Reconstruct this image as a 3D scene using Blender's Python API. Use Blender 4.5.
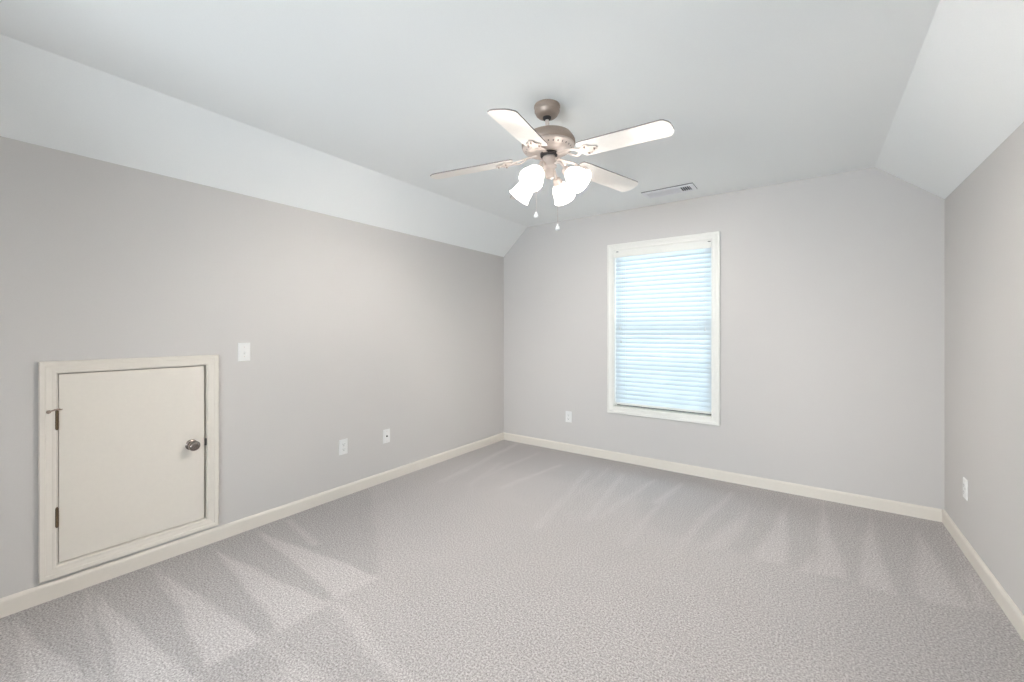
import bpy, bmesh, math, random
from math import sin, cos, pi, radians
from mathutils import Vector, Matrix
import numpy as np
random.seed(3)
for o in list(bpy.data.objects): bpy.data.objects.remove(o)
scene = bpy.context.scene
COL = scene.collection

# ------------------------------------------------------------------ camera, world, exposure
YAW = 0.6203
cam = bpy.data.cameras.new('camera'); camo = bpy.data.objects.new('camera', cam); COL.objects.link(camo)
camo.location = (0, 0, 1.2706); camo.rotation_euler = (radians(90), 0, YAW)
cam.sensor_fit = 'HORIZONTAL'; cam.sensor_width = 36; cam.lens = 418.2 / 1024 * 36
cam.shift_y = -(341 - 330.94) / 1024; cam.clip_start = 0.02
scene.camera = camo
vs = scene.view_settings
vs.view_transform = 'Standard'; vs.look = 'None'; vs.gamma = 1; vs.use_curve_mapping = False
vs.exposure = 0.20
w = bpy.data.worlds.new('daylight'); scene.world = w; w.use_nodes = True
wn = w.node_tree.nodes['Background']; wn.inputs[0].default_value = (0.68, 0.83, 1.0, 1); wn.inputs[1].default_value = 1.9

LAMP = 10.0      # emission strength of the frosted shades
def area_light(name, loc, rot, sx, sy, power, color):
    l = bpy.data.lights.new(name, 'AREA'); l.shape = 'RECTANGLE'; l.size = sx; l.size_y = sy
    l.energy = power; l.color = color
    o = bpy.data.objects.new(name, l); COL.objects.link(o); o.location = loc; o.rotation_euler = rot
    return o
# room
XL, XR, YB, YF, H = -2.929, 0.724, 3.932, -0.60, 2.44
KL, KR, SL, SR, BB = 2.136, 2.1455, 0.3316, 0.3518, 0.083
# added fill light behind the photographer, tilted up to brighten room and ceiling
area_light('fill_light', (-1.05, YF - 2.55, 1.20), (radians(116), 0, 0), 2.0, 1.7, 215, (0.80, 0.91, 1.0))
# daylight in front of the window, outside the glass
area_light('window_daylight', (-1.13, YB + 0.55, 1.45), (radians(-90), 0, 0), 1.3, 1.9, 66, (0.76, 0.88, 1.0))

# ------------------------------------------------------------------ materials
def lin(c): return tuple(((x/255)/12.92 if x/255 <= .04045 else ((x/255+.055)/1.055)**2.4) for x in c) + (1,)
def mat(name, rgb, rough=.6, metal=0, bump=0, bscale=200, bdist=.001, var=0, spec=.5):
    m = bpy.data.materials.new(name); m.use_nodes = True; nt = m.node_tree; b = nt.nodes['Principled BSDF']
    b.inputs['Base Color'].default_value = lin(rgb); b.inputs['Roughness'].default_value = rough
    b.inputs['Metallic'].default_value = metal; b.inputs['Specular IOR Level'].default_value = spec
    tc = nt.nodes.new('ShaderNodeTexCoord'); n = nt.nodes.new('ShaderNodeTexNoise')
    n.inputs['Scale'].default_value = bscale; n.inputs['Detail'].default_value = 3
    nt.links.new(tc.outputs['Object'], n.inputs['Vector'])
    if bump:
        bp = nt.nodes.new('ShaderNodeBump'); bp.inputs['Strength'].default_value = bump; bp.inputs['Distance'].default_value = bdist
        nt.links.new(n.outputs['Fac'], bp.inputs['Height']); nt.links.new(bp.outputs['Normal'], b.inputs['Normal'])
    if var:
        r = nt.nodes.new('ShaderNodeValToRGB'); c = lin(rgb)
        r.color_ramp.elements[0].color = tuple(x*(1-var) for x in c[:3]) + (1,)
        r.color_ramp.elements[1].color = tuple(min(1, x*(1+var)) for x in c[:3]) + (1,)
        r.color_ramp.elements[0].position = .3; r.color_ramp.elements[1].position = .7
        nt.links.new(n.outputs['Fac'], r.inputs['Fac']); nt.links.new(r.outputs['Color'], b.inputs['Base Color'])
    return m
M = {}
M['wall'] = mat('greige_wall_paint', (206, 203, 200), .85, bump=.15, bscale=260, var=.012, spec=.2)
M['ceil'] = mat('white_ceiling_paint', (242, 244, 243), .9, bump=.15, bscale=220, var=.012, spec=.2)
M['trim'] = mat('cream_trim_paint', (226, 220, 210), .42, bump=.05, bscale=60, var=.01)
M['wtrim'] = mat('white_window_paint', (231, 230, 224), .42, bump=.05, bscale=60, var=.01)
M['plate'] = mat('white_plastic', (234, 234, 232), .35, var=.01)
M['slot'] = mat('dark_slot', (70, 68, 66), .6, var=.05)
M['nickel'] = mat('brushed_nickel', (172, 156, 144), .5, .6, bump=.1, bscale=400, var=.05)
M['nickel2'] = mat('pale_nickel', (214, 202, 194), .4, .45, bump=.1, bscale=300, var=.04)
M['knob'] = mat('satin_nickel_knob', (150, 140, 134), .22, 1.0, var=.05)
M['brass'] = mat('dark_bronze_hinge', (108, 92, 72), .4, .7, var=.1)
M['dark'] = mat('black_rubber', (40, 36, 36), .6, var=.1)
M['duct'] = mat('dark_duct_metal', (62, 74, 84), .5, .4, var=.1)
M['lip_shadow'] = mat('grey_lip_shadow', (120, 122, 124), .7, var=.04)  # grey that paints the shadow line around the ceiling register
M['vent'] = mat('white_enamel', (236, 237, 240), .4, var=.01)
M['blade'] = mat('white_blade_laminate', (240, 236, 230), .5, var=.02, bscale=30)
M['edge'] = mat('grey_blade_edge', (128, 120, 118), .6, var=.05)
M['wood'] = mat('jamb_stain', (238, 236, 232), .5, var=.01)
M['cord'] = mat('white_cord', (232, 232, 228), .7, var=.03)

def principled(m): return m.node_tree.nodes['Principled BSDF']
# frosted lit lamp shade
m = mat('lit_frosted_glass', (250, 246, 238), .35, var=.01); b = principled(m)
b.inputs['Emission Color'].default_value = (1.0, 0.93, 0.87, 1); b.inputs['Emission Strength'].default_value = LAMP
M['shade_in'] = m
m = mat('frosted_glass_outside', (250, 246, 238), .35, var=.01); b = principled(m)
b.inputs['Emission Color'].default_value = (1.0, 0.93, 0.87, 1); b.inputs['Emission Strength'].default_value = 5.0
M['shade'] = m
m = mat('lit_bulb', (255, 250, 240), .3, var=.01); b = principled(m)
b.inputs['Emission Color'].default_value = (1.0, 0.93, 0.87, 1); b.inputs['Emission Strength'].default_value = LAMP * 265
M['bulb'] = m
# blind slats: white, letting daylight glow through
m = bpy.data.materials.new('white_faux_wood_slat'); m.use_nodes = True; nt = m.node_tree; nt.nodes.clear()
out = nt.nodes.new('ShaderNodeOutputMaterial'); mx = nt.nodes.new('ShaderNodeMixShader'); mx.inputs[0].default_value = .50
d = nt.nodes.new('ShaderNodeBsdfDiffuse'); t = nt.nodes.new('ShaderNodeBsdfTranslucent')
tc = nt.nodes.new('ShaderNodeTexCoord'); n = nt.nodes.new('ShaderNodeTexNoise'); n.inputs['Scale'].default_value = 9
r = nt.nodes.new('ShaderNodeValToRGB'); r.color_ramp.elements[0].color = (.68, .71, .72, 1); r.color_ramp.elements[1].color = (.73, .75, .76, 1)
nt.links.new(tc.outputs['Object'], n.inputs['Vector']); nt.links.new(n.outputs['Fac'], r.inputs['Fac'])
nt.links.new(r.outputs['Color'], d.inputs['Color']); nt.links.new(r.outputs['Color'], t.inputs['Color'])
nt.links.new(d.outputs[0], mx.inputs[1]); nt.links.new(t.outputs[0], mx.inputs[2]); nt.links.new(mx.outputs[0], out.inputs[0])
M['slat'] = m
# window glass
m = bpy.data.materials.new('clear_window_glass'); m.use_nodes = True; nt = m.node_tree; nt.nodes.clear()
out = nt.nodes.new('ShaderNodeOutputMaterial'); mx = nt.nodes.new('ShaderNodeMixShader'); mx.inputs[0].default_value = .07
tr = nt.nodes.new('ShaderNodeBsdfTransparent'); tr.inputs[0].default_value = (.93, .97, .97, 1)
gl = nt.nodes.new('ShaderNodeBsdfGlossy'); gl.inputs['Roughness'].default_value = .02
nt.links.new(tr.outputs[0], mx.inputs[1]); nt.links.new(gl.outputs[0], mx.inputs[2]); nt.links.new(mx.outputs[0], out.inputs[0])
M['glass'] = m
# carpet: speckled cut pile; brushed pile stored per vertex as "pile"
m = bpy.data.materials.new('speckled_grey_carpet'); m.use_nodes = True; nt = m.node_tree; b = principled(m)
b.inputs['Roughness'].default_value = .95; b.inputs['Specular IOR Level'].default_value = .1
b.inputs['Sheen Weight'].default_value = .15
tc = nt.nodes.new('ShaderNodeTexCoord')
def noise(scale, detail, rough=.6):
    n = nt.nodes.new('ShaderNodeTexNoise'); n.inputs['Scale'].default_value = scale; n.inputs['Detail'].default_value = detail
    n.inputs['Roughness'].default_value = rough; nt.links.new(tc.outputs['Object'], n.inputs['Vector']); return n
n1 = noise(125, 5, .8); n2 = noise(4, 3)
r = nt.nodes.new('ShaderNodeValToRGB'); r.color_ramp.elements[0].position = .33; r.color_ramp.elements[1].position = .67
r.color_ramp.elements[0].color = lin((120, 115, 113)); r.color_ramp.elements[1].color = lin((244, 240, 238))
e = r.color_ramp.elements.new(.5); e.color = lin((191, 186, 184))
nt.links.new(n1.outputs['Fac'], r.inputs['Fac'])
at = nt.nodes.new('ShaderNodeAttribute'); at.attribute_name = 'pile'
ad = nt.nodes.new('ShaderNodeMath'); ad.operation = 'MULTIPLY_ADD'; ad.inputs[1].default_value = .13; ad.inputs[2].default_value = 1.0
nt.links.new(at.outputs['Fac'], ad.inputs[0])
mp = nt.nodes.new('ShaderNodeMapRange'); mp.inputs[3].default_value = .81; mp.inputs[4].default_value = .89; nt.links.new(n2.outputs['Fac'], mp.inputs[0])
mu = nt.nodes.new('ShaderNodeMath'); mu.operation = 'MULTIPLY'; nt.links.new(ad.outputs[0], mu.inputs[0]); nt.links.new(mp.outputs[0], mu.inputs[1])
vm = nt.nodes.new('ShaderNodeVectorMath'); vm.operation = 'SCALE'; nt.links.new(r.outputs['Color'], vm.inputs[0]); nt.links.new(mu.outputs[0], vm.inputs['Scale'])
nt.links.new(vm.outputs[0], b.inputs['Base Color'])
bp = nt.nodes.new('ShaderNodeBump'); bp.inputs['Strength'].default_value = .5; bp.inputs['Distance'].default_value = .004
nt.links.new(n1.outputs['Fac'], bp.inputs['Height']); nt.links.new(bp.outputs['Normal'], b.inputs['Normal'])
M['carpet'] = m

# ------------------------------------------------------------------ mesh helpers
def link(name, bm, mats, parent=None, smooth=None, bevel=0, seg=2):
    me = bpy.data.meshes.new(name); bmesh.ops.recalc_face_normals(bm, faces=bm.faces); bm.to_mesh(me); bm.free()
    for k in (mats if isinstance(mats, (list, tuple)) else [mats]): me.materials.append(M[k])
    o = bpy.data.objects.new(name, me); COL.objects.link(o)
    if parent: o.parent = parent
    if smooth:
        for p in me.polygons: p.use_smooth = True
        try: me.set_sharp_from_angle(angle=radians(smooth))
        except Exception: pass
    if bevel:
        md = o.modifiers.new('bevel', 'BEVEL'); md.width = bevel; md.segments = seg; md.limit_method = 'ANGLE'
    return o
def box(bm, x0, x1, y0, y1, z0, z1, mi=0):
    v = [bm.verts.new((x, y, z)) for x in (x0, x1) for y in (y0, y1) for z in (z0, z1)]
    for f in ((0,1,3,2),(4,6,7,5),(0,4,5,1),(2,3,7,6),(0,2,6,4),(1,5,7,3)):
        bm.faces.new([v[i] for i in f]).material_index = mi
    return v
def prism(bm, pts, d, mi=0):
    """pts: list of 3D points (planar outline), extruded by vector d"""
    a = [bm.verts.new(p) for p in pts]; b_ = [bm.verts.new(Vector(p)+Vector(d)) for p in pts]; n = len(pts)
    bm.faces.new(a).material_index = mi; bm.faces.new(b_[::-1]).material_index = mi
    for i in range(n): bm.faces.new((a[i], b_[i], b_[(i+1)%n], a[(i+1)%n])).material_index = mi
def lathe(bm, prof, n=48, mtx=Matrix(), closed=False):
    """prof: (r, z) list about local z"""
    rings = []
    for r_, z in prof:
        if r_ < 1e-6: rings.append([bm.verts.new(mtx @ Vector((0, 0, z)))])
        else: rings.append([bm.verts.new(mtx @ Vector((r_*cos(2*pi*i/n), r_*sin(2*pi*i/n), z))) for i in range(n)])
    prs = list(zip(rings, rings[1:])) + ([(rings[-1], rings[0])] if closed else [])
    for a, c in prs:
        for i in range(n):
            j = (i+1) % n
            f = [a[i % len(a)], a[j % len(a)], c[j % len(c)], c[i % len(c)]]
            u = []; [u.append(q) for q in f if q not in u]
            if len(u) > 2: bm.faces.new(u)
def tube(bm, pts, rad, n=10):
    pts = [Vector(p) for p in pts]; rings = []
    rads = rad if isinstance(rad, (list, tuple)) else [rad]*len(pts)
    up = Vector((0, 0, 1))
    for i, p in enumerate(pts):
        t_ = (pts[min(i+1, len(pts)-1)] - pts[max(i-1, 0)]).normalized()
        a = t_.cross(up);
        if a.length < 1e-3: a = t_.cross(Vector((0, 1, 0)))
        a.normalize(); c = t_.cross(a)
        if i and (a.dot(pa) < 0): a, c = -a, -c
        pa = a
        rings.append([bm.verts.new(p + rads[i]*(cos(2*pi*k/n)*a + sin(2*pi*k/n)*c)) for k in range(n)])
    for a, c in zip(rings, rings[1:]):
        for k in range(n): bm.faces.new((a[k], a[(k+1)%n], c[(k+1)%n], c[k]))
    bm.faces.new(rings[0][::-1]); bm.faces.new(rings[-1])
def sphere(bm, c, r_, n=16, sc=(1, 1, 1)):
    mt = Matrix.Translation(c) @ Matrix.Diagonal((r_*sc[0], r_*sc[1], r_*sc[2], 1))
    bmesh.ops.create_uvsphere(bm, u_segments=n, v_segments=n//2+2, radius=1, matrix=mt)
def aim(p, direction):
    z = Vector(direction).normalized(); return Matrix.Translation(p) @ z.to_track_quat('Z', 'Y').to_matrix().to_4x4()
def empty(name, loc):
    o = bpy.data.objects.new(name, None); COL.objects.link(o); o.location = loc; o.empty_display_size = .05
    return o
def adopt(o, root):
    """meshes are written in world coordinates: keep them in place under the root"""
    o.parent = root; o.matrix_parent_inverse = Matrix.Translation(-Vector(root.location)); return o
def tag(o, label=None, cat=None, group=None, kind=None):
    for k, v in (('label', label), ('category', cat), ('group', group), ('kind', kind)):
        if v: o[k] = v
    return o

# ------------------------------------------------------------------ shell
T = .14
# carpeted floor on a fine grid that stores how the pile was brushed
def un(u, v):
    a = (u-512)/418.2; b_ = (330.94-v)/418.2
    dx, dy = a*cos(YAW) - sin(YAW), a*sin(YAW) + cos(YAW)
    t_ = -1.2706/b_; return (t_*dx, t_*dy)
step = .018
nx = int((XR-XL)/step); ny = int((YB-YF)/step)
gx = np.linspace(XL, XR, nx+1); gy = np.linspace(YF, YB, ny+1); GX, GY = np.meshgrid(gx, gy)
pile = np.zeros_like(GX)
def poly_mask(P, soft):
    P = np.array(P, float); area = 0.5*np.sum(P[:, 0]*np.roll(P[:, 1], -1) - np.roll(P[:, 0], -1)*P[:, 1])
    if area < 0: P = P[::-1]
    sd = np.full(GX.shape, 1e9)
    for i in range(len(P)):
        a, c = P[i], P[(i+1) % len(P)]; e_ = c-a; L = np.hypot(*e_) + 1e-9
        sd = np.minimum(sd, (e_[0]*(GY-a[1]) - e_[1]*(GX-a[0]))/L)
    return np.clip(sd/soft + .5, 0, 1)
rng = np.random.default_rng(5)
warp = np.zeros_like(GX)
for k in range(10):
    kx, ky, ph = rng.normal(0, 9), rng.normal(0, 9), rng.uniform(0, 6.28); warp += np.sin(kx*GX+ky*GY+ph)*.0022
_GX, _GY = GX.copy(), GY.copy(); GX = GX + warp; GY = GY + warp[::-1, ::-1]
def brush(pts, val, soft=.02):
    global pile
    mk = poly_mask([un(*p) for p in pts], soft); pile = pile*(1-mk) + val*mk
def bpoly(pts, val, soft):
    global pile
    mk = poly_mask(pts, soft); pile = pile*(1-mk) + val*mk
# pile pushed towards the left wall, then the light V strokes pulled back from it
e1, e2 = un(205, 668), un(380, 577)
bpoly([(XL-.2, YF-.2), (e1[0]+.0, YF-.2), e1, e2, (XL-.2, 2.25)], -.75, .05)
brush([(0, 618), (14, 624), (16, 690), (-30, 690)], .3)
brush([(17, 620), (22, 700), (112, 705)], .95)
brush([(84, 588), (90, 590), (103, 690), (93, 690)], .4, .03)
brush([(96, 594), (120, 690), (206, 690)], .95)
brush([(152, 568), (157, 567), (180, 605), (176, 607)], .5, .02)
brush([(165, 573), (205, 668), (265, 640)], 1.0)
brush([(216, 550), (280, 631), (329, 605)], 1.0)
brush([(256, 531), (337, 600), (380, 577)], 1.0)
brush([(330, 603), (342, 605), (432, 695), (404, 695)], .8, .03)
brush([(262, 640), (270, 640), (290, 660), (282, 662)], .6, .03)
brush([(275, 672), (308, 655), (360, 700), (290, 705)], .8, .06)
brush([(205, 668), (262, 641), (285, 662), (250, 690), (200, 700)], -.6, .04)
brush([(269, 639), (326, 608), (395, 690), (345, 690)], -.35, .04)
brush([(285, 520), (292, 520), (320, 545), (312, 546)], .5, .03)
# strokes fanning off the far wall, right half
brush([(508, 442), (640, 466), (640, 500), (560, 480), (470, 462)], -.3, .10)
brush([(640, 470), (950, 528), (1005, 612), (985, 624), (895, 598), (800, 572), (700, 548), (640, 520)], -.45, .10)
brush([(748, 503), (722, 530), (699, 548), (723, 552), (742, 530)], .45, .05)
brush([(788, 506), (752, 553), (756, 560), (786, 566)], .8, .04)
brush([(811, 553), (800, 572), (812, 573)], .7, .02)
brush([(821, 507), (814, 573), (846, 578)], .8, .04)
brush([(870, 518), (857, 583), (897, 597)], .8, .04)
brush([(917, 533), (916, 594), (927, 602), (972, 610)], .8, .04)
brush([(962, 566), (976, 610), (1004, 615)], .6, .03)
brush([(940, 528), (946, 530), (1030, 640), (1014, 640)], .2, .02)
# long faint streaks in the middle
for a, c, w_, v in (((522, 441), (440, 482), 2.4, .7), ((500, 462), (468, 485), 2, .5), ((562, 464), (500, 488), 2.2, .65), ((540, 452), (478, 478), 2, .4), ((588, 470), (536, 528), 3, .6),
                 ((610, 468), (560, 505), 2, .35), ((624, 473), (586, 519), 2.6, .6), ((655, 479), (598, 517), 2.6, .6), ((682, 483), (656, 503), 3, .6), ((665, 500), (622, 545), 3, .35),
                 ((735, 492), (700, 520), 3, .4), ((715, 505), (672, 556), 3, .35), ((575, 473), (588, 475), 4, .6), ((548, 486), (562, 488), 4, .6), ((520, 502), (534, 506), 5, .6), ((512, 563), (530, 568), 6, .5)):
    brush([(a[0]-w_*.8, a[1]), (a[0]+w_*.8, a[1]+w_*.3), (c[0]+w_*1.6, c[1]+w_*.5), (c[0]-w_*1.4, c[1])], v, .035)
GX, GY = _GX, _GY
verts = [(float(x), float(y), 0.0) for x, y in zip(GX.ravel(), GY.ravel())]
row = nx+1
faces = [(j*row+i, j*row+i+1, (j+1)*row+i+1, (j+1)*row+i) for j in range(ny) for i in range(nx)]
nb = len(verts)
verts += [(XL, YF, -.1), (XR, YF, -.1), (XR, YB, -.1), (XL, YB, -.1)]
c0, c1, c2, c3 = 0, nx, ny*row+nx, ny*row
faces += [(nb+3, nb+2, nb+1, nb), (c0, nb, nb+1) + tuple(range(c1, c0, -1)), (c2,) + tuple(range(c2-row, c1-1, -row)) + (nb+1, nb+2),
          (c3,) + tuple(range(c3+1, c2+1)) + (nb+2, nb+3), (c0,) + tuple(range(row, c3+1, row)) + (nb+3, nb)]
me = bpy.data.meshes.new('floor'); me.from_pydata(verts, [], faces); me.materials.append(M['carpet'])
at = me.attributes.new('pile', 'FLOAT', 'POINT'); at.data.foreach_set('value', np.concatenate([pile.ravel(), np.zeros(4)]).astype(np.float32))
fl = bpy.data.objects.new('floor', me); COL.objects.link(fl)
tag(fl, 'light grey speckled carpet with vacuum marks', kind='structure')

def struct(name, bm, m_, label=None, **k): return tag(link(name, bm, m_, **k), label, kind='structure')
# door 1 opening in the left wall, window opening in the back wall
DY0, DY1, DZ0, DZ1 = .361, .970, .155, 1.070
WX0, WX1, WZ0, WZ1 = -1.577, -.689, .525, 2.058
bm = bmesh.new()
box(bm, XL-T, XL, YF-T, DY0, -.1, KL); box(bm, XL-T, XL, DY1, YB+T, -.1, KL)
box(bm, XL-T, XL, DY0, DY1, -.1, DZ0); box(bm, XL-T, XL, DY0, DY1, DZ1, KL)
box(bm, XL-T-.02, XL-T, DY0-.05, DY1+.05, DZ0-.05, DZ1+.05)
struct('wall_left', bm, 'wall', 'greige left wall with the small access door')
bm = bmesh.new(); box(bm, XR, XR+T, YF-T, YB+T, -.1, KR); struct('wall_right', bm, 'wall', 'greige right wall')
bm = bmesh.new()
cl, cr = XL+SL, XR-SR
def zt(x): return KL+(x-XL)*(H-KL)/SL if x < cl else (H if x < cr else H-(x-cr)*(H-KR)/SR)
for x0, x1, z0, z1 in ((XL, cl, -.1, None), (cl, WX0, -.1, None), (WX0, WX1, -.1, WZ0), (WX0, WX1, WZ1, None), (WX1, cr, -.1, None), (cr, XR, -.1, None)):
    a, c = (zt(x0), zt(x1)) if z1 is None else (z1, z1)
    prism(bm, [(x0, YB, z0), (x1, YB, z0), (x1, YB, c), (x0, YB, a)], (0, T, 0))
struct('wall_back', bm, 'wall', 'greige end wall with the window')
# unseen wall behind the photographer, wide opening added to let the fill light in
bm = bmesh.new(); OX0, OX1, OZ = -2.05, -.05, 2.05
for x0, x1, z0 in ((XL, cl, -.1), (cl, OX0, -.1), (OX0, OX1, OZ), (OX1, cr, -.1), (cr, XR, -.1)):
    prism(bm, [(x0, YF-T, z0), (x1, YF-T, z0), (x1, YF-T, zt(x1)), (x0, YF-T, zt(x0))], (0, T, 0))
# added unseen box beyond it, housing the fill light and shutting out world light
HX0, HX1, HY, HZ = OX0-.35, OX1+.35, YF-2.7, 2.44
box(bm, HX0, HX1, HY-.1, HY, -.1, HZ); box(bm, HX0-.1, HX0, HY-.1, YF-T, -.1, HZ); box(bm, HX1, HX1+.1, HY-.1, YF-T, -.1, HZ)
box(bm, HX0-.1, HX1+.1, HY-.1, YF-T, HZ, HZ+.1); box(bm, HX0-.1, HX1+.1, HY-.1, YF-T, -.1, -.001)
struct('wall_front', bm, 'wall')
bm = bmesh.new(); c_ = .12
pr = [(XL-T, YF-T, KL-T*(H-KL)/SL), (XL, YF-T, KL), (cl, YF-T, H), (cr, YF-T, H), (XR, YF-T, KR), (XR+T, YF-T, KR-T*(H-KR)/SR), (XR+T, YF-T, H+c_), (XL-T, YF-T, H+c_)]
prs = [[0, 1, 2, 7], [2, 3, 6, 7], [3, 4, 5, 6]]
va = [bm.verts.new(p) for p in pr]; vb = [bm.verts.new((p[0], YB+T, p[2])) for p in pr]
bm.faces.new(va); bm.faces.new(vb[::-1])
for i in range(8): bm.faces.new((va[i], vb[i], vb[(i+1) % 8], va[(i+1) % 8]))
struct('ceiling', bm, 'ceil', 'white tray-shaped ceiling with sloped sides')

# baseboards: square body with an eased top
def baseboard(name, p0, p1, nrm, label=None):
    p0, p1, nrm = Vector(p0), Vector(p1), Vector(nrm); bm = bmesh.new()
    prof = [(0, 0), (.014, 0), (.014, BB-.014), (.011, BB-.006), (.006, BB), (0, BB)]
    prism(bm, [p0 + nrm*a + Vector((0, 0, z)) for a, z in prof], p1-p0)
    return struct(name, bm, 'trim', label)
baseboard('baseboard_left', (XL, YF, 0), (XL, YB, 0), (1, 0, 0), 'cream baseboard along the left wall')
baseboard('baseboard_back', (XL+.014, YB, 0), (XR-.014, YB, 0), (0, -1, 0), 'cream baseboard under the window wall')
baseboard('baseboard_right', (XR, YF, 0), (XR, YB, 0), (-1, 0, 0), 'cream baseboard along the right wall')
baseboard('baseboard_front', (XL+.014, YF, 0), (OX0, YF, 0), (0, 1, 0))

# mitred casing frame swept around a rectangle. prof: (distance outwards from inner edge, projection)
def casing(bm, a0, a1, z0, z1, prof, place, bottom=True):
    rings = []
    for d, h in prof:
        rings.append([bm.verts.new(place(a, z, h)) for a, z in ((a0-d, z0-d), (a1+d, z0-d), (a1+d, z1+d), (a0-d, z1+d))])
    n = len(rings)
    for k in range(n):
        A, B_ = rings[k], rings[(k+1) % n]
        for i in range(4): bm.faces.new((A[i], A[(i+1) % 4], B_[(i+1) % 4], B_[i]))

# ------------------------------------------------------------------ attic access door (door_1)
d1 = tag(empty('door_1', (XL, (DY0+DY1)/2, DZ0)), 'small cream attic access door low in the left wall', kind='structure')
bm = bmesh.new()
pl = lambda a, z, h: (XL+h, a, z)
prof = [(0, -.02), (0, .009), (.006, .012), (.012, .012), (.014, .009), (.040, .013), (.043, .017), (.060, .019), (.063, .017), (.064, -.0), (.064, 0)]
prof = [(0, 0), (0, .011), (.004, .013), (.011, .0135), (.013, .0125), (.034, .015), (.037, .018), (.053, .020), (.057, .017), (.057, 0)]
casing(bm, DY0-.002, DY1, DZ0, DZ1, prof, pl)
o = adopt(link('door_casing', bm, 'trim'), d1)
bm = bmesh.new()   # jamb lining
for y0, y1, z0, z1 in ((DY0-.0, DY0+.004, DZ0, DZ1), (DY1-.004, DY1, DZ0, DZ1), (DY0+.004, DY1-.004, DZ0, DZ0+.003), (DY0+.004, DY1-.004, DZ1-.003, DZ1)):
    box(bm, XL-T, XL+.004, y0, y1, z0, z1)
adopt(link('door_jamb', bm, 'trim'), d1)
bm = bmesh.new(); box(bm, XL-.032, XL+.003, DY0+.0065, DY1-.0125, DZ0+.006, DZ1-.007)
adopt(link('door_panel', bm, 'trim', bevel=.0015), d1)
for hz in (.8475, .383):
    bm = bmesh.new(); tube(bm, [(XL+.012, DY0-.0005, hz-.042), (XL+.012, DY0-.0005, hz+.042)], .0062, 12)
    for q in (-.026, -.009, .009, .026): tube(bm, [(XL+.012, DY0-.0005, hz+q-.0008), (XL+.012, DY0-.0005, hz+q+.0008)], .0068, 12)
    sphere(bm, (XL+.012, DY0-.0005, hz+.044), .0055, 10); sphere(bm, (XL+.012, DY0-.0005, hz-.044), .0055, 10)
    adopt(link('hinge', bm, 'brass', smooth=40), d1)
# hinge-pin door stop on the upper hinge
bm = bmesh.new(); p = Vector((XL+.013, DY0, .897))
lathe(bm, [(0, -.003), (.011, -.003), (.011, .003), (0, .003)], 20, Matrix.Translation(p))
tube(bm, [p, p+Vector((.014, -.014, -.001)), p+Vector((.026, -.030, -.004))], .0032, 10)
tube(bm, [p, p+Vector((.012, .010, 0)), p+Vector((.016, .014, 0))], .0032, 10)
lathe(bm, [(0, 0), (.0075, 0), (.0085, .007), (.006, .010), (0, .010)], 16, aim(p+Vector((.024, -.027, -.004)), (.5, -.7, -.1)))
adopt(tag(link('door_stop', bm, 'nickel', smooth=40), 'nickel hinge pin door stop'), d1)
# knob
bm = bmesh.new(); kp = Vector((XL+.003, .893, .611))
lathe(bm, [(0, 0), (.030, 0), (.030, .003), (.026, .007), (.014, .009), (.011, .013), (.011, .026), (.016, .030), (.024, .036), (.0285, .044), (.0285, .052), (.024, .060), (.015, .065), (0, .066)], 36, aim(kp, (1, 0, 0)))
adopt(tag(link('door_handle', bm, 'knob', smooth=40), 'round satin nickel knob'), d1)
bm = bmesh.new(); box(bm, XL-.012, XL+.0045, DY1-.0115, DY1-.0015, .590, .632)
adopt(tag(link('latch_plate', bm, 'slot'), 'dark latch plate'), d1)

# ------------------------------------------------------------------ window
w1 = tag(empty('window_1', ((WX0+WX1)/2, YB, WZ0)), 'white framed window with closed blind in the end wall', kind='structure')
pl = lambda a, z, h: (a, YB-h, z)
prof = [(0, 0), (0, .009), (.005, .012), (.012, .012), (.014, .010), (.034, .013), (.038, .018), (.057, .020), (.061, .016), (.061, 0)]
bm = bmesh.new(); casing(bm, WX0, WX1, WZ0, WZ1, prof, pl); adopt(link('window_casing', bm, 'wtrim'), w1)
bm = bmesh.new()
for x0, x1, z0, z1 in ((WX0, WX0+.008, WZ0, WZ1), (WX1-.008, WX1, WZ0, WZ1), (WX0+.008, WX1-.008, WZ0, WZ0+.010), (WX0+.008, WX1-.008, WZ1-.008, WZ1)):
    box(bm, x0, x1, YB-.002, YB+T, z0, z1)
adopt(link('window_jamb', bm, 'wtrim'), w1)
bm = bmesh.new(); box(bm, WX0+.010, WX1-.010, YB+.060, YB+.080, WZ0+.010, WZ0+.034); adopt(tag(link('sill_shade_strip', bm, 'slot'), 'dark strip standing for the shade under the blind'), w1)  # dark strip added to paint the shaded gap below the bottom rail
zm = 1.30
for nm, z0, z1, yy, cols in (('upper', zm-.02, WZ1-.008, YB+.112, 0), ('lower', WZ0+.010, zm+.02, YB+.085, 2)):
    bm = bmesh.new(); a, c = WX0+.008, WX1-.008; s = .042
    box(bm, a, a+s, yy, yy+.025, z0, z1); box(bm, c-s, c, yy, yy+.025, z0, z1)
    box(bm, a+s, c-s, yy, yy+.025, z0, z0+s); box(bm, a+s, c-s, yy, yy+.025, z1-s, z1)
    for k in range(cols):
        x = a + (k+1)*(c-a)/(cols+1); box(bm, x-.011, x+.011, yy+.004, yy+.021, z0+s, z1-s)
    if cols: z = (z0+z1)/2; box(bm, a+s, c-s, yy+.006, yy+.019, z-.009, z+.009)
    sa = adopt(link('window_sash', bm, 'wtrim'), w1)
    bm = bmesh.new(); box(bm, a+s-.004, c-s+.004, yy+.010, yy+.014, z0+s-.004, z1-s+.004)
    g = link('pane', bm, 'glass'); g.parent = sa

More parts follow.
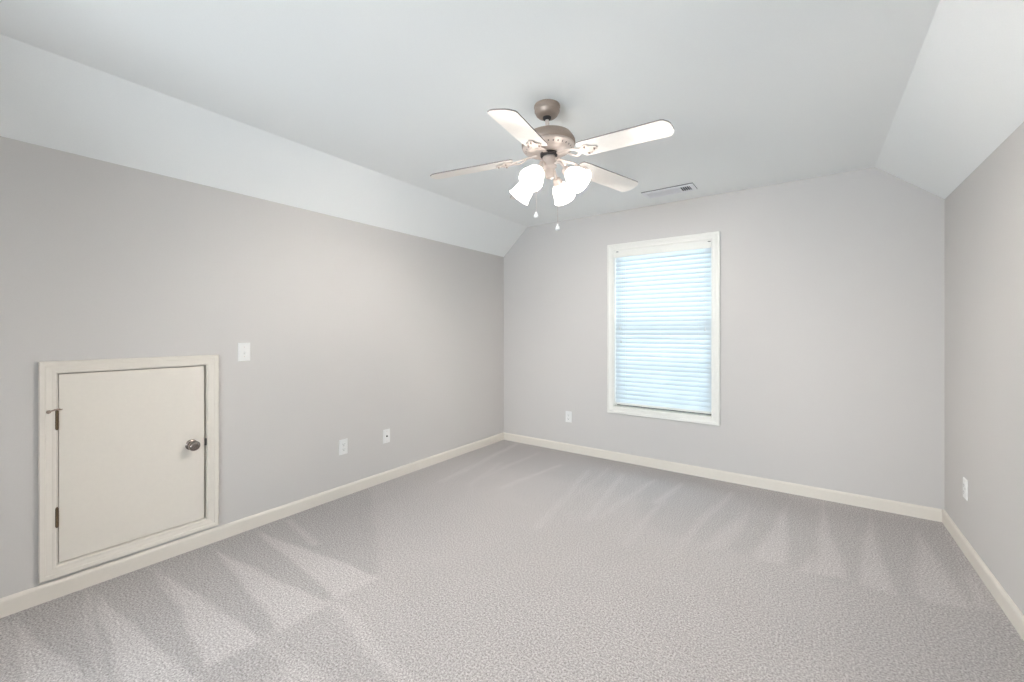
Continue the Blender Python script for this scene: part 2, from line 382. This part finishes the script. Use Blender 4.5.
# blind: a thing of its own inside the window recess
bl = tag(empty('window_blind', ((WX0+WX1)/2, YB+.03, WZ0)), 'white horizontal slat blind lowered and shut over the window', 'window blind')
BX0, BX1, YS = WX0+.010, WX1-.010, YB+.030
bm = bmesh.new(); box(bm, BX0, BX1, YB+.004, YB+.056, 1.995, WZ1-.008); box(bm, BX0, BX1, YB-.006, YB+.004, 1.988, WZ1-.010)
adopt(link('headrail', bm, 'wtrim', bevel=.002), bl)
for x in (BX0+.028, BX1-.014):
    bm = bmesh.new(); box(bm, x-.012, x+.012, YB-.0075, YB-.0035, 2.040, 2.046)
    adopt(tag(link('valance_clip', bm, 'slot', bevel=.001), 'small grey clip'), bl)
bm = bmesh.new(); NS = 34; ztop, zbot = 1.972, .594; TILT = radians(62)
for i in range(NS):
    zc = ztop + (zbot-ztop)*i/(NS-1); hw = .0300; pts = []
    # room-side edge down, slightly crowned
    prof2 = [(-1, 0), (-.5, .0022), (0, .003), (.5, .0022), (1, 0)]
    top = [(q*hw, h+.0017) for q, h in prof2]; bot = [(q*hw, h-.0017) for q, h in prof2[::-1]]
    for a_, h in top + bot:
        yy = a_*cos(TILT) - h*sin(TILT); zz = a_*sin(TILT) + h*cos(TILT)
        pts.append((BX0+.004, YS+yy, zc+zz))
    prism(bm, pts, (BX1-BX0-.008, 0, 0))
adopt(link('slats', bm, 'slat'), bl)
bm = bmesh.new(); box(bm, BX0+.004, BX1-.004, YS-.024, YS+.020, .551, .572); adopt(link('bottom_rail', bm, 'wtrim', bevel=.003), bl)
for fx in (.12, .5, .88):
    x = BX0+(BX1-BX0)*fx
    for yy in (YS-.021,):
        bm = bmesh.new(); tube(bm, [(x, yy, .555), (x, yy, 2.0)], .0009, 6); adopt(link('ladder_cord', bm, 'cord'), bl)
def tassel_cord(pts, tz):
    bm = bmesh.new(); tube(bm, pts, .0011, 6); cord = adopt(link('lift_cord', bm, 'cord'), bl)
    bm = bmesh.new(); p = Vector(pts[-1]); lathe(bm, [(0, .004), (.003, .004), (.005, -.010), (.0075, -.026), (.006, -.030), (0, -.030)], 14, Matrix.Translation(p))
    t_ = link('tassel', bm, 'plate', smooth=40); t_.parent = cord
    t_.matrix_parent_inverse = Matrix()
tassel_cord([(BX0+.055, YB-.008, 1.992), (BX0+.056, YB-.010, 1.6), (BX0+.054, YB-.009, 1.315)], 0)
tassel_cord([(BX0+.066, YB-.008, 1.992), (BX0+.067, YB-.010, 1.6), (BX0+.070, YB-.009, 1.185)], 0)
tassel_cord([(BX1-.050, YB-.008, 1.992), (BX1-.049, YB-.010, 1.6), (BX1-.046, YB-.009, 1.300)], 0)

# ------------------------------------------------------------------ plates on the walls
def plate_frame(pos, nrm):
    """local x across, local y up, local z out of the wall"""
    z = Vector(nrm); y = Vector((0, 0, 1)); x = y.cross(z)
    return Matrix.Translation(pos) @ Matrix((x, y, z)).transposed().to_4x4()
def place_plate(root_name, pos, nrm, kind, label, cat, group=None):
    root = empty(root_name, (0, 0, 0)); root.matrix_world = plate_frame(pos, nrm); tag(root, label, cat, group)
    bm = bmesh.new(); w_, h_ = .035, .0575
    a = [(-w_, -h_), (w_, -h_), (w_, h_), (-w_, h_)]
    lo = [bm.verts.new((x, y, 0)) for x, y in a]; mi_ = [bm.verts.new((x, y, .0035)) for x, y in a]
    hi = [bm.verts.new((x*.90, y*.93, .006)) for x, y in a]
    bm.faces.new(lo[::-1]); bm.faces.new(hi)
    for A, B_ in ((lo, mi_), (mi_, hi)):
        for i in range(4): bm.faces.new((A[i], A[(i+1) % 4], B_[(i+1) % 4], B_[i]))
    link('cover_plate', bm, 'plate', root)
    if kind == 'outlet':
        for s in (-1, 1):
            bm = bmesh.new(); n = 24; pts = []
            for k in range(n):
                t_ = 2*pi*k/n; pts.append((.0165*cos(t_), s*.0195 + max(-.0125, min(.0125, .0165*sin(t_))), .0055))
            prism(bm, pts, (0, 0, .0028)); rc = link('receptacle', bm, 'plate', root)
            bm = bmesh.new()
            box(bm, -.0085, -.0062, s*.0195-.002, s*.0195+.0065, .0080, .0088); box(bm, .0062, .0085, s*.0195-.001, s*.0195+.0055, .0080, .0088)
            lathe(bm, [(0, .0080), (.0028, .0080), (.0028, .0088), (0, .0088)], 12, Matrix.Translation((0, s*.0195-.0075, 0)))
            link('slots', bm, 'slot', rc)
        bm = bmesh.new(); lathe(bm, [(0, .0055), (.0028, .0055), (.0026, .0072), (0, .0074)], 12); link('screw', bm, 'nickel2', root)
    if kind == 'switch':
        bm = bmesh.new(); box(bm, -.0055, .0055, -.012, .012, .0055, .0072); link('toggle_collar', bm, 'plate', root)
        bm = bmesh.new(); prism(bm, [(-.0042, -.010, .0070), (-.0042, -.002, .0070), (-.0042, -.010, .018), (-.0042, -.016, .017)], (.0084, 0, 0)); link('toggle', bm, 'plate', root, bevel=.001)
    if kind == 'jack':
        bm = bmesh.new(); lathe(bm, [(0, .0055), (.0075, .0055), (.0075, .0085), (.0048, .0085), (.0048, .015), (0, .015)], 18); link('cable_socket', bm, 'slot', root, smooth=40)
    if kind in ('switch', 'jack'):
        for s in (-1, 1):
            bm = bmesh.new(); lathe(bm, [(0, .0055), (.0028, .0055), (.0026, .0072), (0, .0074)], 12, Matrix.Translation((0, s*(.030 if kind == 'switch' else .042), 0))); link('screw', bm, 'nickel2', root)
    return root
place_plate('light_switch', (XL, 1.172, 1.138), (1, 0, 0), 'switch', 'white toggle light switch on the left wall beside the access door', 'light switch')
place_plate('wall_outlet', (XL, 1.865, .379), (1, 0, 0), 'outlet', 'white duplex outlet low on the left wall, nearer the access door', 'outlet')
place_plate('cable_jack', (XL, 2.267, .379), (1, 0, 0), 'jack', 'white cable jack plate with one round socket on the left wall', 'cable jack')
place_plate('wall_outlet', (-2.075, YB, .367), (0, -1, 0), 'outlet', 'white duplex outlet on the end wall left of the window', 'outlet')
place_plate('wall_outlet', (XR, 3.464, .365), (-1, 0, 0), 'outlet', 'white duplex outlet on the right wall near the corner', 'outlet')

# ------------------------------------------------------------------ ceiling register
vx0, vx1, vy0, vy1 = -1.166, -.757, 3.507, 3.685
vt = tag(empty('ceiling_vent', ((vx0+vx1)/2, (vy0+vy1)/2, H)), 'white rectangular air register on the ceiling above the window', 'air vent')
bm = bmesh.new(); ix0, ix1, iy0, iy1 = vx0+.032, vx1-.032, vy0+.034, vy1-.034
rings = []
for (x0, x1, y0, y1, z) in ((vx0, vx1, vy0, vy1, H-.007), (vx0, vx1, vy0, vy1, H-.009), (vx0+.012, vx1-.012, vy0+.012, vy1-.012, H-.012), (ix0, ix1, iy0, iy1, H-.012), (ix0, ix1, iy0, iy1, H-.007)):
    rings.append([bm.verts.new(p) for p in ((x0, y0, z), (x1, y0, z), (x1, y1, z), (x0, y1, z))])
for k in range(5):
    A, B_ = rings[k], rings[(k+1) % 5]
    for i in range(4): bm.faces.new((A[i], A[(i+1) % 4], B_[(i+1) % 4], B_[i]))
adopt(link('vent_frame', bm, 'vent'), vt)
bm = bmesh.new()
for x0, x1, y0, y1 in ((vx0+.001, vx1-.001, vy0+.001, iy0), (vx0+.001, vx1-.001, iy1, vy1-.001), (vx0+.001, ix0, iy0, iy1), (ix1, vx1-.001, iy0, iy1)):
    box(bm, x0, x1, y0, y1, H-.007, H)
adopt(tag(link('vent_shadow_edge', bm, 'lip_shadow'), 'grey edge standing for the shadow of the frame lip'), vt)  # grey sides paint in the shadow line between frame lip and ceiling
bm = bmesh.new(); box(bm, ix0-.002, ix1+.002, iy0-.002, iy1+.002, H-.0015, H-.0005); adopt(link('duct_opening', bm, 'duct'), vt)
bm = bmesh.new(); xs = ix1-.082; x = ix0+.006
while x < ix1-.006:
    lean = .007 if x < xs else -.006
    prism(bm, [(x-lean, iy0, H-.0125), (x-lean+.0012, iy0, H-.0125), (x+lean+.0012, iy0, H-.002), (x+lean, iy0, H-.002)], (0, iy1-iy0, 0))
    x += .0105 if x < xs else .016
box(bm, xs-.006, xs+.004, iy0, iy1, H-.012, H-.002)
adopt(link('louvers', bm, 'vent'), vt)

# ------------------------------------------------------------------ ceiling fan
FX, FY = -1.115, 1.8745
fan = tag(empty('ceiling_fan', (FX, FY, H)), 'brushed nickel ceiling fan with five white blades and four lit lamps', 'ceiling fan')
AX = Matrix.Translation((FX, FY, 0))
# the fan hangs a little out of plumb from its ball joint
phi = radians(22); PV = Vector((FX, FY, 2.37))
TM = Matrix.Translation(PV) @ Matrix.Rotation(.050, 4, Vector((cos(phi), sin(phi), 0)).cross(Vector((0, 0, 1)))) @ Matrix.Translation(-PV)
AXT = TM @ AX
def flathe(name, prof, m_, sm=35, n=56):
    bm = bmesh.new(); lathe(bm, prof, n, AX if name == 'canopy' else AXT); return adopt(link(name, bm, m_, smooth=sm), fan)
flathe('canopy', [(0, 2.44), (.066, 2.44), (.0675, 2.436), (.0675, 2.430), (.065, 2.428), (.065, 2.409), (.0625, 2.406), (.061, 2.402), (.056, 2.392), (.047, 2.384), (.030, 2.380), (0, 2.380)], 'nickel')
flathe('hanger_ball', [(0, 2.384), (.022, 2.384), (.022, 2.374), (.015, 2.366), (0, 2.364)], 'dark')
flathe('downrod', [(0, 2.37), (.0100, 2.37), (.0100, 2.305), (.018, 2.304), (.020, 2.290), (0, 2.290)], 'nickel2')
flathe('motor_housing', [(0, 2.295), (.030, 2.295), (.070, 2.293), (.104, 2.287), (.119, 2.279), (.127, 2.268), (.1345, 2.255), (.1385, 2.245), (.1385, 2.232), (.135, 2.227), (0, 2.227)], 'nickel')
flathe('motor_band', [(.100, 2.2275), (.133, 2.2275), (.135, 2.222), (.132, 2.216), (.121, 2.211), (.113, 2.204), (.098, 2.197), (.080, 2.194), (.040, 2.192), (.040, 2.2)], 'nickel2')
# cooling slots around the underside
bm = bmesh.new()
for k in range(30):
    a = 2*pi*k/30; q = AXT @ Matrix.Rotation(a, 4, 'Z')
    v = [bm.verts.new(q @ Vector(p)) for p in ((.1205, -.0035, 2.2100), (.1205, .0035, 2.2100), (.1145, .0035, 2.2040), (.1145, -.0035, 2.2040))]
    bm.faces.new(v)
adopt(link('motor_slots', bm, 'edge'), fan)
flathe('flywheel', [(0, 2.200), (.042, 2.200), (.044, 2.194), (.044, 2.178), (.040, 2.174), (0, 2.174)], 'dark')
flathe('switch_housing', [(0, 2.176), (.030, 2.176), (.034, 2.170), (.034, 2.130), (.037, 2.125), (.037, 2.118), (.030, 2.112), (.024, 2.106), (.0225, 2.072), (.020, 2.064), (.010, 2.060), (0, 2.059)], 'nickel2')

# blades
ZB, RB = 2.168, .632
BL = [(0, .0, .101), (1, .040, .045), (2, 0., .078), (3, 0., .03), (4, -.039, .139)]
PH, PIT, W0, W1 = radians(-76.79), -.167, .062, .062
def blade_mesh():
    bm = bmesh.new(); th = .0055
    out_ = [(.185, -.040), (.195, -.058), (.225, -W0), (RB-.034, -W1-.001), (RB-.022, -W1+.003), (RB-.006, -W1+.022), (RB-.001, -.024), (RB, 0), (RB-.001, .024), (RB-.006, W1-.022), (RB-.022, W1-.003), (RB-.034, W1+.001), (.225, W0), (.195, .058), (.185, .040)]
    n = len(out_); a = [bm.verts.new((x, y, -th/2)) for x, y in out_]; c = [bm.verts.new((x, y, th/2)) for x, y in out_]
    bm.faces.new(a[::-1]); bm.faces.new(c)
    for i in range(n): bm.faces.new((a[i], a[(i+1) % n], c[(i+1) % n], c[i])).material_index = 1
    return link('blade', bm, ['blade', 'edge'])
def bracket_mesh():
    bm = bmesh.new(); z = -.0115
    # arm with open scroll, then a three lobed plate under the blade
    L = [(.055, .013), (.085, .010), (.105, .014), (.128, .030), (.150, .038), (.168, .036), (.182, .024), (.196, .020), (.210, .030), (.224, .040), (.238, .036), (.244, .022), (.262, .014), (.276, .010), (.280, 0)]
    In = [(.118, 0), (.128, .012), (.146, .022), (.162, .019), (.172, .008), (.175, 0)]
    th = .005
    for s in (1, -1):
        o_ = [(x, s*y) for x, y in L]; i_ = [(x, s*y) for x, y in In]
        poly = o_ + i_[::-1] + [(.055, 0)]
        a = [bm.verts.new((x, y, z + (.016 if x < .1 else (.016*(.15-x)/.05 if x < .15 else 0)))) for x, y in poly]
        e_ = [bm.edges.new((a[i], a[(i+1) % len(a)])) for i in range(len(a))]
        f = bm.faces.new(a); 
    bmesh.ops.remove_doubles(bm, verts=bm.verts, dist=1e-5)
    bmesh.ops.triangulate(bm, faces=bm.faces[:])
    o = link('blade_bracket', bm, 'nickel2')
    md = o.modifiers.new('thickness', 'SOLIDIFY'); md.thickness = th; md.offset = -1
    md = o.modifiers.new('bevel', 'BEVEL'); md.width = .0012; md.segments = 2; md.limit_method = 'ANGLE'; md.angle_limit = radians(50)
    return o
def screw_mesh():
    bm = bmesh.new(); lathe(bm, [(0, -.0195), (.003, -.019), (.0045, -.017), (.0045, -.006), (0, -.006)], 12)
    return link('blade_screw', bm, 'nickel', smooth=40)
b0, k0, s0 = blade_mesh(), bracket_mesh(), screw_mesh()
s0.parent = b0; k0.parent = b0; kids = [k0, s0]
for n_, (x, y) in enumerate(((.224, .027), (.224, -.027), (.264, 0))):
    if n_: s0 = s0.copy(); COL.objects.link(s0); s0.parent = b0; kids.append(s0)
    s0.location = (x, y, 0)
for k, dt, dr in BL:
    if k == 0: o = b0
    else:
        o = b0.copy(); COL.objects.link(o)
        for ch in kids: c = ch.copy(); COL.objects.link(c); c.parent = o
    th = PH + k*radians(72) + dt
    ex = Vector((cos(th), sin(th), -dr)).normalized()
    et = Vector((-sin(th), cos(th), 0)); ey = (et*cos(PIT) + Vector((0, 0, sin(PIT)))); ey = (ey - ex*ey.dot(ex)).normalized(); ez = ex.cross(ey)
    mt = Matrix((ex, ey, ez)).transposed().to_4x4(); mt.translation = Vector((-1.110, 1.878, ZB + .1*dr))
    o.parent = fan; o.matrix_parent_inverse = Matrix.Translation((-FX, -FY, -H)); o.matrix_basis = mt

# light kit: directions in camera-aligned axes (right, forward)
RT = Vector((cos(YAW), sin(YAW), 0)); FW = Vector((-sin(YAW), cos(YAW), 0))
ANG = radians(33)
dirs = [(-sin(ANG), -cos(ANG)), (cos(ANG), -sin(ANG)), (sin(ANG), cos(ANG)), (-cos(ANG), sin(ANG))]
TL = radians(42)
for a, c in dirs:
    h = RT*a + FW*c; ax_ = h*cos(TL) + Vector((0, 0, -sin(TL)))
    base = Vector((FX, FY, 0)) - RT*.008
    neck = base + h*.105 + Vector((0, 0, 2.074))
    bm = bmesh.new()
    P = [base + h*.030 + Vector((0, 0, 2.125)), base + h*.052 + Vector((0, 0, 2.132)), base + h*.074 + Vector((0, 0, 2.124)), base + h*.088 + Vector((0, 0, 2.100)), neck - ax_*.012]
    tube(bm, P, .0065, 12)
    lathe(bm, [(0, -.020), (.016, -.020), (.021, -.014), (.0245, .004), (.0265, .012), (.0225, .012), (0, .010)], 28, aim(neck, ax_))
    bmesh.ops.transform(bm, matrix=TM, verts=bm.verts)
    arm = adopt(link('lamp_arm', bm, 'nickel2', smooth=45), fan)
    bm = bmesh.new()
    outer = [(.0235, .006), (.026, .014), (.036, .026), (.0445, .042), (.0490, .060), (.0510, .078), (.0545, .094), (.0610, .108)]
    inner = [(r_-.003, z) for r_, z in outer[::-1]]
    lathe(bm, outer + [(.0600, .1095)] + inner, 40, TM @ aim(neck, ax_), closed=True)
    bm.faces.ensure_lookup_table(); no = len(outer)*40
    for f in bm.faces[no:]: f.material_index = 1
    adopt(tag(link('lamp_shade', bm, ['shade', 'shade_in'], smooth=60), 'lit frosted white glass tulip shade'), fan)
    bm = bmesh.new(); sphere(bm, (0, 0, 0), .021, 18, (1, 1, 1.35)); bmesh.ops.transform(bm, matrix=aim(neck + ax_*.055, ax_), verts=bm.verts)
    tube(bm, [neck + ax_*.008, neck + ax_*.034], .011, 12)
    bmesh.ops.transform(bm, matrix=TM, verts=bm.verts)
    bu = adopt(link('bulb', bm, 'bulb', smooth=60), fan)
# pull chains
for rt, fw, z1 in ((-.0575, -.012, 1.878), (.054, -.012, 1.815)):
    h = RT*rt + FW*fw; base = Vector((FX, FY, 0)); s = h.normalized()
    bm = bmesh.new(); tube(bm, [base+s*.018+Vector((0, 0, 2.085)), base+s*.046+Vector((0, 0, 2.086)), base+h+Vector((0, 0, 2.072)), base+h+Vector((0, 0, 1.98)), base+h+Vector((0, 0, z1))], .0008, 6)
    z = 2.06
    while z > z1+.01: sphere(bm, base+h+Vector((0, 0, z)), .0014, 6); z -= .006
    ch = adopt(link('pull_chain', bm, 'nickel2', smooth=60), fan)
    bm = bmesh.new(); lathe(bm, [(0, .010), (.003, .009), (.005, .002), (.0100, -.008), (.0125, -.016), (.0105, -.022), (.004, -.025), (0, -.0255)], 20, Matrix.Translation(base+h+Vector((0, 0, z1))))
    fb_ = link('chain_fob', bm, 'plate', smooth=50); fb_.parent = ch
